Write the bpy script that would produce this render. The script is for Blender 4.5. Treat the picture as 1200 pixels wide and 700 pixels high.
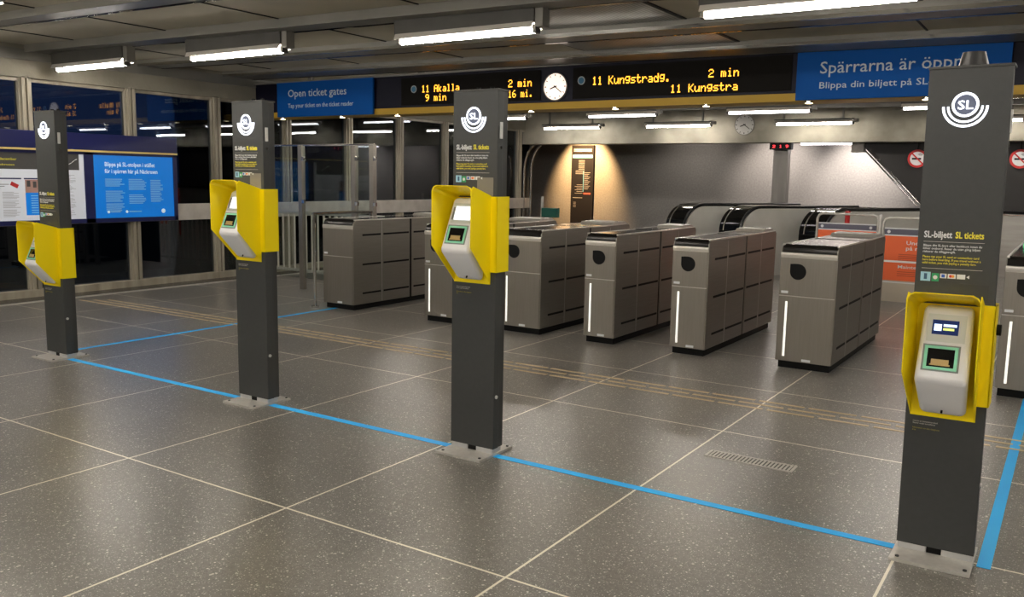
import bpy, bmesh, math, random
from mathutils import Vector, Matrix
for o in list(bpy.data.objects): bpy.data.objects.remove(o, do_unlink=True)
SC = bpy.context.scene; COL = SC.collection
random.seed(4)
# ------------------------------------------------------------------ camera
cam_d = bpy.data.cameras.new('camera'); cam = bpy.data.objects.new('camera', cam_d); COL.objects.link(cam)
cam_d.sensor_width = 36; cam_d.lens = 30.47; cam_d.clip_start = .05; cam_d.clip_end = 200
rt = Vector((0.83715, 0.54668, 0.01793)); up = Vector((-0.0902, 0.10566, 0.99030)); fw = Vector((-0.53948, 0.83065, -0.13776))
m = Matrix((rt, up, -fw)).transposed().to_4x4(); m.translation = Vector((5.2661, -2.5978, 1.5))
cam.matrix_world = m; SC.camera = cam
# ------------------------------------------------------------------ world, exposure
W = bpy.data.worlds.new('dusk'); SC.world = W; W.use_nodes = True
W.node_tree.nodes['Background'].inputs[0].default_value = (.03, .06, .16, 1)
W.node_tree.nodes['Background'].inputs[1].default_value = .40
SC.view_settings.view_transform = 'Standard'; SC.view_settings.look = 'None'
SC.view_settings.exposure = 0.35; SC.view_settings.gamma = 1; SC.view_settings.use_curve_mapping = False
TUBE = 62.0        # strength of the fluorescent tubes
# ------------------------------------------------------------------ materials
MATS = {}
def mat(name, col, rough=.5, metal=0, emit=0, ecol=None, spec=.5):
    if name in MATS: return MATS[name]
    M = bpy.data.materials.new(name); M.use_nodes = True; MATS[name] = M
    b = M.node_tree.nodes['Principled BSDF']
    b.inputs['Base Color'].default_value = (*col, 1); b.inputs['Roughness'].default_value = rough
    b.inputs['Metallic'].default_value = metal; b.inputs['Specular IOR Level'].default_value = spec
    if emit:
        b.inputs['Emission Color'].default_value = (*(ecol or col), 1); b.inputs['Emission Strength'].default_value = emit
    return M
def N(M, t, **kw):
    n = M.node_tree.nodes.new(t)
    for k, v in kw.items(): setattr(n, k, v)
    return n
def L(M, a, b): M.node_tree.links.new(a, b)
def noisy(name, c1, c2, scale=(4, 4, 4), rough=.5, metal=0, rvar=0, bump=0, bscale=None, detail=4, spec=.5):
    """two-colour noise material in object coordinates"""
    M = mat(name, c1, rough, metal, spec=spec); b = M.node_tree.nodes['Principled BSDF']
    tc = N(M, 'ShaderNodeTexCoord'); mp = N(M, 'ShaderNodeMapping'); mp.inputs['Scale'].default_value = scale
    L(M, tc.outputs['Object'], mp.inputs[0])
    nz = N(M, 'ShaderNodeTexNoise'); nz.inputs['Scale'].default_value = 1; nz.inputs['Detail'].default_value = detail
    L(M, mp.outputs[0], nz.inputs['Vector'])
    r = N(M, 'ShaderNodeValToRGB'); r.color_ramp.elements[0].position = .3; r.color_ramp.elements[1].position = .7
    r.color_ramp.elements[0].color = (*c1, 1); r.color_ramp.elements[1].color = (*c2, 1)
    L(M, nz.outputs[0], r.inputs[0]); L(M, r.outputs[0], b.inputs['Base Color'])
    if rvar:
        mr = N(M, 'ShaderNodeMapRange'); mr.inputs[3].default_value = rough - rvar; mr.inputs[4].default_value = rough + rvar
        L(M, nz.outputs[0], mr.inputs[0]); L(M, mr.outputs[0], b.inputs['Roughness'])
    if bump:
        n2 = N(M, 'ShaderNodeTexNoise'); n2.inputs['Scale'].default_value = bscale or 60; L(M, tc.outputs['Object'], n2.inputs['Vector'])
        bp = N(M, 'ShaderNodeBump'); bp.inputs['Strength'].default_value = bump; bp.inputs['Distance'].default_value = .01
        L(M, n2.outputs[0], bp.inputs['Height']); L(M, bp.outputs[0], b.inputs['Normal'])
    return M
steel = noisy('brushed_steel', (.285, .262, .228), (.315, .29, .255), (120, 120, 4), .38, .85, rvar=.03)
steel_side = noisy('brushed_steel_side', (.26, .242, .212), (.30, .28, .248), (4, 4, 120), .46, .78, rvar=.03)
chrome = mat('polished_steel', (.62, .61, .58), .16, 1)
lip_steel = mat('lip_steel', (.66, .63, .57), .3, .55)
steel_plate = noisy('plate_steel', (.52, .50, .46), (.62, .60, .55), (30, 30, 30), .42, .4)
postgrey = noisy('post_grey', (.047, .050, .049), (.052, .055, .054), (40, 40, 40), .5, 0, spec=.35)
postside = mat('post_side_grey', (.042, .043, .041), .45, spec=.4)
yellow = mat('yellow_sheet', (1.0, .78, .002), .4, spec=.35)
white = mat('reader_white', (.86, .86, .87), .35)
white2 = mat('reader_panel', (.70, .73, .69), .4)
black = mat('black', (.006, .006, .006), .6, spec=.15)
blackgloss = mat('black_gloss', (.006, .006, .006), .08)
darkglass = mat('dark_top_glass', (.045, .043, .04), .10, .35)
navy = mat('navy', (.006, .010, .085), .4)
navy_dark = mat('navy_dark', (.003, .003, .012), .5, spec=.2)
blue = mat('sign_blue', (.002, .070, .29), .6, spec=.12)
yel_lip = mat('yellow_fascia', (.42, .26, .02), .4)
text_white = mat('text_white', (.75, .77, .78), .5)
text_yellow = mat('text_yellow', (.85, .75, .05), .5)
amber = mat('amber_led', (.9, .4, .02), .5, emit=2.3, ecol=(1, .40, .03))
redled = mat('red_led', (.8, .05, .05), .5, emit=3, ecol=(1, .04, .05))
lightwhite = mat('logo_light', (.9, .9, .95), .5, emit=1.3, ecol=(.82, .88, 1))
logo_core = mat('logo_core', (.08, .09, .12), .5, emit=.08, ecol=(.35, .45, .8))
striplight = mat('strip_light', (.8, .8, .75), .4, emit=.55, ecol=(1, 1, .93))
tube = mat('fluorescent_tube', (1, 1, 1), .5, emit=TUBE, ecol=(1, .93, .84))
tube_far = mat('cool_tube', (1, 1, 1), .5, emit=14, ecol=(1, .93, .96))
housing = noisy('lamp_housing', (.055, .052, .045), (.075, .072, .062), (5, 5, 5), .55)
reflector = mat('lamp_reflector', (.62, .58, .52), .35)
runner_m = noisy('runner_metal', (.17, .165, .145), (.23, .22, .195), (2, 2, 2), .42, .15)
conc = noisy('concrete', (.20, .185, .145), (.30, .28, .225), (1.6, 1.6, 1.6), .85, bump=.2, bscale=20, detail=8)
mull = noisy('mullion_paint', (.24, .215, .165), (.44, .40, .32), (6, 6, 1.2), .55, detail=8)
ceil_m = noisy('ceiling_board', (.36, .33, .25), (.50, .46, .36), (.9, .7, .9), .9, detail=8)
tape_m = noisy('blue_tape', (.004, .42, .95), (.008, .48, 1.0), (3, 3, 3), .5)
ochre = noisy('ochre_inlay', (.50, .39, .22), (.66, .54, .34), (6, 6, 6), .5)
orange = mat('orange_print', (.80, .135, .035), .5)
greenp = mat('green_paint', (.01, .11, .08), .5)
redp = mat('red_paint', (.55, .02, .02), .5)
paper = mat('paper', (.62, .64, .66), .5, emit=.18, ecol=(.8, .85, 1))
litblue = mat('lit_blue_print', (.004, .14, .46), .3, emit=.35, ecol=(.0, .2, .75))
cream = noisy('far_wall_mosaic', (.15, .143, .133), (.21, .20, .187), (30, 30, 30), .7, bump=.25, bscale=50)
glass_m = bpy.data.materials.new('night_glass'); glass_m.use_nodes = True
nt = glass_m.node_tree; nt.nodes.clear()
o_ = nt.nodes.new('ShaderNodeOutputMaterial'); mx = nt.nodes.new('ShaderNodeMixShader'); gl = nt.nodes.new('ShaderNodeBsdfGlossy')
tr = nt.nodes.new('ShaderNodeBsdfTransparent'); lw = nt.nodes.new('ShaderNodeFresnel'); lw.inputs[0].default_value = 1.7
gl.inputs['Roughness'].default_value = .015; gl.inputs['Color'].default_value = (.8, .85, .9, 1); tr.inputs[0].default_value = (.55, .6, .65, 1)
nt.links.new(lw.outputs[0], mx.inputs[0]); nt.links.new(tr.outputs[0], mx.inputs[1]); nt.links.new(gl.outputs[0], mx.inputs[2]); nt.links.new(mx.outputs[0], o_.inputs[0])
clear = bpy.data.materials.new('clear_glass'); clear.use_nodes = True
nt = clear.node_tree; nt.nodes.clear()
o_ = nt.nodes.new('ShaderNodeOutputMaterial'); mx = nt.nodes.new('ShaderNodeMixShader'); gl = nt.nodes.new('ShaderNodeBsdfGlossy')
tr = nt.nodes.new('ShaderNodeBsdfTransparent'); lw = nt.nodes.new('ShaderNodeFresnel'); lw.inputs[0].default_value = 1.25
gl.inputs['Roughness'].default_value = .02; tr.inputs[0].default_value = (.86, .9, .88, 1)
nt.links.new(lw.outputs[0], mx.inputs[0]); nt.links.new(tr.outputs[0], mx.inputs[1]); nt.links.new(gl.outputs[0], mx.inputs[2]); nt.links.new(mx.outputs[0], o_.inputs[0])
# floor: large terrazzo tiles with pale joints
def floor_material():
    M = mat('terrazzo', (.1, .1, .1), .3); b = M.node_tree.nodes['Principled BSDF']
    tc = N(M, 'ShaderNodeTexCoord'); sp = N(M, 'ShaderNodeSeparateXYZ'); L(M, tc.outputs['Object'], sp.inputs[0])
    def math_(op, a, bb=None, c=None):
        n = N(M, 'ShaderNodeMath', operation=op)
        for i, v in enumerate((a, bb, c)):
            if v is None: continue
            if isinstance(v, (int, float)): n.inputs[i].default_value = v
            else: L(M, v, n.inputs[i])
        return n.outputs[0]
    S = 1.193
    def joint(s, off):
        q = math_('MULTIPLY_ADD', s, 1 / S, off / S + 100.5)
        f = math_('ABSOLUTE', math_('SUBTRACT', math_('FRACT', q), .5))
        return math_('LESS_THAN', f, .0055 / S), math_('FLOOR', q)
    jx, cx = joint(sp.outputs[0], .01); jy, cy = joint(sp.outputs[1], -.005)
    j = math_('MAXIMUM', jx, jy)
    # base tone
    n1 = N(M, 'ShaderNodeTexNoise'); n1.inputs['Scale'].default_value = 1.1; n1.inputs['Detail'].default_value = 6; L(M, tc.outputs['Object'], n1.inputs['Vector'])
    n2 = N(M, 'ShaderNodeTexNoise'); n2.inputs['Scale'].default_value = 40; n2.inputs['Detail'].default_value = 6; L(M, tc.outputs['Object'], n2.inputs['Vector'])
    cell = N(M, 'ShaderNodeCombineXYZ'); L(M, cx, cell.inputs[0]); L(M, cy, cell.inputs[1])
    wn = N(M, 'ShaderNodeTexWhiteNoise'); L(M, cell.outputs[0], wn.inputs['Vector'])
    v = math_('ADD', math_('MULTIPLY', n1.outputs[0], .5), math_('ADD', math_('MULTIPLY', n2.outputs[0], .45), math_('MULTIPLY', wn.outputs[0], .10)))
    r = N(M, 'ShaderNodeValToRGB'); e = r.color_ramp.elements; e[0].position = .32; e[1].position = .72
    e[0].color = (.085, .080, .070, 1); e[1].color = (.185, .176, .156, 1); L(M, v, r.inputs[0])
    cur = r.outputs[0]
    def mix(fac, a, col):
        mm = N(M, 'ShaderNodeMix', data_type='RGBA'); L(M, fac, mm.inputs[0]); L(M, a, mm.inputs[6]); mm.inputs[7].default_value = col; return mm.outputs[2]
    for sc, th, pick, col in ((150, .34, .60, (.34, .325, .29, 1)), (95, .27, .68, (.50, .48, .43, 1)), (50, .22, .80, (.66, .63, .57, 1)), (26, .15, .86, (.55, .52, .46, 1)), (120, .28, .55, (.07, .066, .06, 1))):
        vo = N(M, 'ShaderNodeTexVoronoi'); vo.inputs['Scale'].default_value = sc; L(M, tc.outputs['Object'], vo.inputs['Vector'])
        cc = N(M, 'ShaderNodeSeparateColor'); L(M, vo.outputs['Color'], cc.inputs[0])
        chip = math_('MULTIPLY', math_('LESS_THAN', vo.outputs['Distance'], th), math_('GREATER_THAN', cc.outputs[0], pick))
        cur = mix(chip, cur, col)
    cur = mix(j, cur, (.85, .80, .66, 1))
    L(M, cur, b.inputs['Base Color'])
    mr = N(M, 'ShaderNodeMapRange'); mr.inputs[1].default_value = .3; mr.inputs[2].default_value = .7; mr.inputs[3].default_value = .28; mr.inputs[4].default_value = .33
    L(M, n1.outputs[0], mr.inputs[0]); L(M, mr.outputs[0], b.inputs['Roughness'])
    b.inputs['Specular IOR Level'].default_value = .85
    return M
floor_m = floor_material()
def rib_material():
    M = mat('ribbed_metal', (.2, .2, .18), .4, .5); b = M.node_tree.nodes['Principled BSDF']
    tc = N(M, 'ShaderNodeTexCoord'); w = N(M, 'ShaderNodeTexWave'); w.inputs['Scale'].default_value = 9; w.bands_direction = 'X'
    L(M, tc.outputs['Object'], w.inputs['Vector'])
    r = N(M, 'ShaderNodeValToRGB'); r.color_ramp.elements[0].color = (.10, .098, .088, 1); r.color_ramp.elements[1].color = (.28, .27, .245, 1)
    L(M, w.outputs[0], r.inputs[0]); L(M, r.outputs[0], b.inputs['Base Color'])
    return M
ribbed = rib_material()
# ------------------------------------------------------------------ mesh helpers
def tag(o, label=None, cat=None, group=None, kind=None):
    if label: o['label'] = label
    if cat: o['category'] = cat
    if group: o['group'] = group
    if kind: o['kind'] = kind
    return o
def thing(name, label, cat, loc=(0, 0, 0), rz=0, group=None):
    o = bpy.data.objects.new(name, None); COL.objects.link(o); o.location = loc; o.rotation_euler = (0, 0, rz)
    o.empty_display_size = .1
    return tag(o, label, cat, group)
class MB:
    def __init__(s): s.b = bmesh.new()
    def box(s, x0, x1, y0, y1, z0, z1, bev=0):
        return s.obox(Vector(((x0 + x1) / 2, (y0 + y1) / 2, (z0 + z1) / 2)), Vector(((x1 - x0) / 2, 0, 0)), Vector((0, (y1 - y0) / 2, 0)), Vector((0, 0, (z1 - z0) / 2)), bev)
    def obox(s, c, a, b, d, bev=0):
        vs = [s.b.verts.new(c + a * i + b * j + d * k) for k in (-1, 1) for j in (-1, 1) for i in (-1, 1)]
        fs = [s.b.faces.new([vs[i] for i in f]) for f in ((0, 2, 3, 1), (4, 5, 7, 6), (0, 1, 5, 4), (2, 6, 7, 3), (0, 4, 6, 2), (1, 3, 7, 5))]
        if bev: bmesh.ops.bevel(s.b, geom=list({e for f in fs for e in f.edges}), offset=bev, segments=2, affect='EDGES', profile=.7)
        return s
    def prism(s, pts, a, b, axis='x', bev=0, seg=3, taper=None):
        """closed outline pts in the plane normal to axis, from a to b"""
        def P(p, t):
            return {'x': (t, p[0], p[1]), 'y': (p[0], t, p[1]), 'z': (p[0], p[1], t)}[axis]
        va = [s.b.verts.new(P(p, a)) for p in pts]; vb = [s.b.verts.new(P(p, b)) for p in pts]
        n = len(pts); fs = [s.b.faces.new(va), s.b.faces.new(list(reversed(vb)))]
        for i in range(n): fs.append(s.b.faces.new((va[i], vb[i], vb[(i + 1) % n], va[(i + 1) % n])))
        if taper: taper(va, vb)
        if bev: bmesh.ops.bevel(s.b, geom=list({e for f in fs for e in f.edges}), offset=bev, segments=seg, affect='EDGES', profile=.5)
        return s
    def tube(s, pts, r, n=10, cap=True):
        pts = [Vector(p) for p in pts]; rings = []
        for i, p in enumerate(pts):
            d = (pts[min(i + 1, len(pts) - 1)] - pts[max(i - 1, 0)]).normalized()
            u = d.orthogonal().normalized() if i == 0 else (u - d * u.dot(d)).normalized()
            w = d.cross(u)
            rings.append([s.b.verts.new(p + (u * math.cos(2 * math.pi * k / n) + w * math.sin(2 * math.pi * k / n)) * r) for k in range(n)])
        for a, b in zip(rings, rings[1:]):
            for k in range(n): s.b.faces.new((a[k], a[(k + 1) % n], b[(k + 1) % n], b[k]))
        if cap: s.b.faces.new(list(reversed(rings[0]))); s.b.faces.new(rings[-1])
        return s
    def arc(s, cx, cz, r0, r1, a0, a1, y0, y1, n=40):
        """flat ring sector in the x-z plane with thickness y0..y1; angles in degrees"""
        full = abs(a1 - a0) >= 360
        A = [math.radians(a0 + (a1 - a0) * i / n) for i in range(n + (0 if full else 1))]
        def ring(r, y): return [s.b.verts.new((cx + r * math.cos(a), y, cz + r * math.sin(a))) for a in A]
        q = [ring(r0, y0), ring(r1, y0), ring(r1, y1), ring(r0, y1)]
        m_ = len(A)
        for i in range(m_ if full else m_ - 1):
            j = (i + 1) % m_
            for k in range(4): s.b.faces.new((q[k][i], q[(k + 1) % 4][i], q[(k + 1) % 4][j], q[k][j]))
        return s
    def disc(s, cx, cz, r, y0, y1, n=32, pts=None):
        pts = pts or [(cx + r * math.cos(2 * math.pi * i / n), cz + r * math.sin(2 * math.pi * i / n)) for i in range(n)]
        return s.prism(pts, y0, y1, 'y')
    def build(s, name, M, parent=None, smooth=False):
        bmesh.ops.recalc_face_normals(s.b, faces=s.b.faces)
        me = bpy.data.meshes.new(name); s.b.to_mesh(me); s.b.free(); me.materials.append(M)
        if smooth:
            for p in me.polygons: p.use_smooth = True
            me.set_sharp_from_angle(angle=math.radians(40))
        o = bpy.data.objects.new(name, me); COL.objects.link(o)
        if parent: o.parent = parent
        return o
def struct(o, kind='structure'): o['kind'] = kind; return o
def text(s, x, y, z, h, M, parent, name, width=None, face='-y', bold=0, thick=.0012, align='LEFT'):
    """raised lettering; h = cap height; width = total width to fit"""
    cu = bpy.data.curves.new('t', 'FONT'); cu.body = s; cu.size = 1; cu.extrude = thick / 2; cu.resolution_u = 2; cu.offset = bold
    cu.align_x = align
    to = bpy.data.objects.new('t', cu); COL.objects.link(to)
    bpy.context.view_layer.update()
    me = bpy.data.meshes.new_from_object(to.evaluated_get(bpy.context.evaluated_depsgraph_get()))
    bpy.data.objects.remove(to)
    xs = [v.co.x for v in me.vertices]; lines = s.count('\n') + 1
    sz = h / .73; sx = sz if width is None else width / (max(xs) - min(xs))
    for v in me.vertices:
        a, b, c = v.co.x * sx, v.co.y * sz, v.co.z
        v.co = (a, -c, b) if face == '-y' else (c, a, b)
    me.materials.clear(); me.materials.append(M); me.name = name
    o = bpy.data.objects.new(name, me); COL.objects.link(o); o.location = (x, y, z)
    if parent: o.parent = parent
    return o
# ================================================================== STRUCTURE
TILT = .012
def zc(x, z=2.84): return z - TILT * (x + 1)
def tilted(x0, x1, y0, y1, z0, z1, name, M, kind='structure'):
    b = MB(); a = b.b
    vs = [a.verts.new((x, y, zc(x, z))) for z in (z0, z1) for y in (y0, y1) for x in (x0, x1)]
    for f in ((0, 2, 3, 1), (4, 5, 7, 6), (0, 1, 5, 4), (2, 6, 7, 3), (0, 4, 6, 2), (1, 3, 7, 5)): a.faces.new([vs[i] for i in f])
    return struct(b.build(name, M), kind)
struct(MB().box(-5.05, 9.5, -8, 14.0, -.2, 0).build('floor', floor_m))
struct(MB().box(-5.05, -4.62, -8, 14.0, 0, .004).build('trim_drain', noisy('wet_gutter', (.03, .028, .024), (.06, .055, .045), (3, 3, 3), .25)))
struct(MB().box(-4.62, -4.58, -8, 14.0, 0, .012).build('trim_drain_edge', steel_plate))
tilted(-5.2, 9.5, -8, 14.3, 2.86, 3.0, 'ceiling', ceil_m)
# runners across the ceiling
k = 0
for (y0, y1, z0) in [(1.6 + 1.42 * i, 1.85 + 1.42 * i, 2.80) for i in range(-6, 1)] + [(2.88, 3.18, 2.79), (4.3, 4.66, 2.79), (5.62, 6.16, 2.80)] + [(7.3, 7.6, 2.78), (8.6, 8.9, 2.78), (9.8, 10.1, 2.78), (11.1, 11.4, 2.78), (12.3, 12.6, 2.78)]:
    k += 1
    tilted(-5.05, 9.5, y0, y1, z0, 2.87, 'trim_%d' % k, runner_m)
    k += 1
    tilted(-5.05, 9.5, y0 - .012, y0 + .012, z0 - .012, z0 + .02, 'trim_%d' % k, chrome if y0 in (4.3, 5.62) else runner_m)
    k += 1
    tilted(-5.05, 9.5, y1 - .03, y1 + .01, z0 - .004, z0 + .03, 'trim_%d' % k, blackgloss)
# joints between the ceiling boards
JX = [-4.0, -2.4, -.8, .78, 2.43, 4.05, 5.7, 7.3]
for i, x in enumerate(JX):
    k += 1
    tilted(x - .008, x + .008, -8, 6.2, 2.852, 2.862, 'trim_%d' % k, black)
# ribbed metal ceiling cassettes
for (y0, y1) in ((3.2, 4.28), (4.68, 5.6)):
    k += 1
    tilted(.80, 2.41, y0, y1, 2.848, 2.859, 'trim_%d' % k, ribbed)
# left wall: header, mullions, rail, plinth, panes
struct(MB().box(-5.25, -5.0, -8, 14.0, 2.54, 2.99).build('wall_left', conc))
struct(MB().box(-5.0, -4.97, -8, 14.0, 2.74, 2.86).build('trim_header', runner_m))
MY = [-6.4, -5.07, -3.75, -2.42, -1.1, .23, 1.55, 2.88, 4.21, 5.53, 6.85, 8.2, 9.5, 10.83, 12.15, 13.45]
for i, y in enumerate(MY):
    k += 1
    b = MB(); b.box(-5.12, -5.03, y - .075, y + .075, 0, 2.56); b.box(-5.03, -5.0, y - .05, y - .012, 0, 2.56); b.box(-5.03, -5.0, y + .012, y + .05, 0, 2.56)
    struct(b.build('trim_mullion_%d' % (i + 1), mull))
struct(MB().box(-5.10, -5.045, -8, 14.0, 2.50, 2.56).build('trim_window_head', mull))
struct(MB().box(-5.13, -4.985, -8, 13.9, .85, 1.07, .006).build('trim_rail', noisy('rail_steel', (.50, .47, .43), (.66, .63, .58), (2, 5, 5), .38, .5)))
struct(MB().box(-5.2, -4.98, -8, 14.0, -.02, .09, .01).build('baseboard_left', mull))
ys = [-8] + MY + [14.0]
for i in range(len(ys) - 1):
    struct(MB().box(-5.09, -5.08, ys[i] + .06, ys[i + 1] - .06, .08, 2.52).build('window_%d' % (i + 1), glass_m))
# exterior seen through the panes at night: dark ground and a dark wall low outside
struct(MB().box(-11, -5.3, -10, 20, -.6, -.3).build('ground_outside', mat('night_ground', (.03, .03, .03), .9)))
struct(MB().box(-9.2, -9, -10, 20, -.3, 1.3).build('wall_outside', mat('night_wall', (.04, .038, .036), .9)))
# rear and right walls
struct(MB().box(-5.2, 9.5, -8.2, -8, 0, 3).build('wall_back', mat('rear_wall_dark', (.06, .058, .055), .7)))
struct(MB().box(9.5, 9.7, -8, 17, 0, 3).build('wall_right', mat('rear_wall_dark', (.06, .058, .055), .7)))
# concrete beam across the far end and the wall of the escalator shaft behind
struct(MB().box(-5.2, 9.5, 13.65, 14.05, 2.235, 2.95, .01).build('trim_beam', noisy('beam_concrete', (.17, .16, .125), (.46, .43, .35), (1.4, 2, 1.5), .75, bump=.3, bscale=9, detail=8)))
struct(MB().box(-7.2, 9.7, 16.0, 16.2, -3, 3.2).build('wall_far', cream))
struct(MB().box(-7.4, -7.2, 13.9, 16.2, -3, 3.2).build('wall_far_left', cream))
struct(MB().box(-7.4, 9.7, 14.05, 16.2, 2.9, 3.1).build('ceiling_far', conc))
struct(MB().box(-7.4, -5.2, 13.8, 14.0, -3, 3.1).build('wall_return', cream))
struct(MB().box(-5.05, 0.0, 14.0, 16.0, -.2, -.0).build('floor_far', floor_m))
struct(MB().box(0.0, 9.5, 13.85, 14.0, 0, 1.06).build('wall_parapet', noisy('parapet_steel', (.3, .29, .27), (.4, .39, .36), (1, 1, 12), .4, .8)))
struct(MB().box(-.2, 9.5, 13.8, 14.05, 1.06, 1.10, .01).build('trim_parapet', blackgloss))
struct(MB().box(-.2, 9.5, 13.79, 13.81, 1.035, 1.055).build('trim_parapet_edge', chrome))
struct(MB().box(.35, .62, 13.9, 14.1, 1.1, 2.235, .012).build('trim_column', noisy('column_steel', (.12, .115, .105), (.17, .16, .15), (8, 8, 1), .35, .7)))
struct(MB().box(-5.05, .35, 16 - .02, 16, 0, .12).build('baseboard_far', runner_m))
# black stair soffit on the right
S = MB(); S.prism([(1.85, 2.24), (9.4, 2.24), (9.4, 1.11), (2.95, 1.11), (2.0, 2.08)], 14.06, 14.3, 'y')
struct(S.build('wall_soffit', mat('soffit_black', (.012, .011, .010), .55)))
# ================================================================== FLOOR MARKINGS
tag(MB().box(-1.39, 4.76, 1.155, 1.205, .0005, .0025).build('floor_tape', tape_m), 'long blue tape line joining the feet of the four grey posts', 'tape', 'blue tape on the floor')
tag(MB().box(-1.735, -1.685, 1.33, 4.5, .0005, .0025).build('floor_tape', tape_m), 'thin blue tape running back from the far left post to the leftmost gate cabinet', 'tape', 'blue tape on the floor')
tag(MB().box(5.048, 5.098, 1.165, 4.62, .0005, .0025).build('floor_tape', tape_m), 'blue tape running back beside the nearest grey post at the right edge', 'tape', 'blue tape on the floor')
b = MB()
for r, y in enumerate((3.045, 3.15, 3.255)):
    x = -4.4 + .11 * r
    while x < 8:
        b.box(x, x + .305, y - .014, y + .014, .0005, .003); x += .335
tag(b.build('tactile_line', ochre), 'three rows of ochre dashes inlaid in the floor before the ticket gates', 'floor marking')
g = thing('floor_grate', 'small stainless drain grate set in the floor between the blue tape and the gates', 'grate', (3.65, 1.865, 0))
b = MB(); b.box(0, .478, 0, .012, 0, .004); b.box(0, .478, .108, .12, 0, .004); b.box(0, .014, .012, .108, 0, .004); b.box(.464, .478, .012, .108, 0, .004); b.build('frame', steel_plate, g)
b = MB()
for i in range(22): b.box(.02 + i * .0203, .031 + i * .0203, .012, .108, .0005, .003)
b.build('bars', steel_plate, g); MB().box(.014, .464, .012, .108, .0002, .0008).build('gutter', housing, g)
# ================================================================== TICKET READER POSTS
SV = 'Blippa ditt SL-kort eller bankkort innan du\nkliver ombord. Reser du utan giltig biljett\nriskerar du tilläggsavgift.'
EN = 'Please tap your SL card or contactless card\nhere before boarding. If you travel without a\nvalid ticket, you risk paying a penalty fare.'
def reader_post(x, label, low, dark_screen, cap=False, logo=1.8):
    D = -.355 if low else 0
    t = thing('ticket_reader_post', label, 'ticket reader post', (x + .1425, 1.225, 0), 0, 'grey ticket reader posts along the blue tape')
    X = -.1425; Y0 = -.0725        # local front-left
    b = MB(); b.box(X - .008, X + .285, Y0 - .125, Y0 + .19, 0, .014, .002)
    pl = b.build('base_plate', steel_plate, t)
    for px_ in (X + .02, X + .265):
        for py_ in (Y0 - .097, Y0 + .172): MB().tube([(px_, py_, .012), (px_, py_, .019)], .008, 8).build('bolt', postside, pl)
    for fx in (.004, .168): MB().box(X + fx, X + fx + .108, Y0 + .006, Y0 + .09, .014, .042, .003).build('foot_block', mat('foot_alu', (.62, .62, .62), .35, .4), t)
    MB().box(X + .113, X + .167, Y0 + .010, Y0 + .09, .014, .042).build('foot_block', black, t)
    # column: front shell + groove + rear shell
    b = MB(); b.box(X, X + .285, Y0, Y0 + .05, .041, 1.945, .004); b.build('column', postgrey, t)
    b = MB(); b.box(X + .006, X + .279, Y0 + .05, Y0 + .100, .041, 1.943, .004); b.build('rear_shell', postside, t)
    b = MB(); b.box(X + .2795, X + .2835, Y0 + .045, Y0 + .066, .06, 1.92); b.build('side_channel', postgrey, t)
    MB().box(X - .003, X + .288, Y0 - .003, Y0 + .103, 1.943, 1.953, .002).build('top_plate', postside, t)
    if cap:
        b = MB(); q = 20
        r0 = [b.b.verts.new((.0 + .055 * math.cos(2 * math.pi * i / q), .055 * math.sin(2 * math.pi * i / q), 1.953)) for i in range(q)]
        r1 = [b.b.verts.new((.0 + .040 * math.cos(2 * math.pi * i / q), .040 * math.sin(2 * math.pi * i / q), 2.008)) for i in range(q)]
        b.b.faces.new(r1); b.b.faces.new(list(reversed(r0)))
        for i in range(q): b.b.faces.new((r0[i], r0[(i + 1) % q], r1[(i + 1) % q], r1[i]))
        b.build('antenna_cap', mat('cap_rubber', (.02, .02, .02), .45), t, True)
    else:
        for cx_ in (-.045, .04): MB().tube([(cx_, .02, 1.953), (cx_, .02, 1.972)], .012, 8).build('antenna_stub', black, t)
    # handle, key hole, screw on the right side
    MB().box(X + .284, X + .292, Y0 + .018, Y0 + .038, 1.70, 1.785, .002).build('latch', mat('latch_grey', (.6, .6, .58), .4), t)
    MB().tube([(X + .284, Y0 + .03, 1.655), (X + .289, Y0 + .03, 1.655)], .008, 10).build('lock', chrome, t)
    MB().tube([(X + .284, Y0 + .02, .33), (X + .292, Y0 + .02, .33)], .010, 10).build('screw', mat('latch_grey', (.6, .6, .58), .4), t)
    # glowing emblem
    c = X + .133; y = Y0; zl = logo
    lg = MB().disc(c, zl + .012, .037, y - .002, y - .0005).build('emblem_disc', logo_core, t)
    b = MB(); b.arc(c, zl + .012, .0375, .0465, 0, 360, y - .004, y)
    b.arc(c, zl + .006, .0545, .0620, 180, 360, y - .004, y); b.arc(c, zl + .006, .0705, .0790, 180, 360, y - .004, y)
    b.build('emblem_ring', lightwhite, t)
    text('SL', c - .027, y - .0035, zl - .005, .034, lightwhite, t, 'emblem_letters', .054, bold=.015)
    # heading and instructions
    zh = 1.645 + (D + .01 if low else 0)
    text('SL-biljett', X + .022, y - .001, zh, .026, text_white, t, 'heading', .10, bold=.022)
    text('SL tickets', X + .133, y - .001, zh, .026, text_yellow, t, 'heading', .098, bold=.022)
    b = MB(); b.box(X + .022, X + .235, y - .001, y, zh - .017, zh - .0155); b.box(X + .022, X + .235, y - .001, y, zh - .122, zh - .1205); b.build('rule', steel_plate, t)
    text(SV, X + .022, y - .001, zh - .035, .0088, text_white, t, 'instruction_text', .205, bold=.008)
    text(EN, X + .022, y - .001, zh - .079, .0088, text_yellow, t, 'instruction_text', .205, bold=.008)
    zi = zh - .152
    MB().box(X + .02, X + .056, y - .0012, y, zi - .020, zi + .016).build('phone_icon', mat('icon_blue', (.35, .62, .78), .5), t)
    MB().box(X + .0325, X + .0435, y - .0018, y - .001, zi - .013, zi + .010).build('phone_icon', mat('icon_navy', (.03, .1, .2), .5), t)
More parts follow.
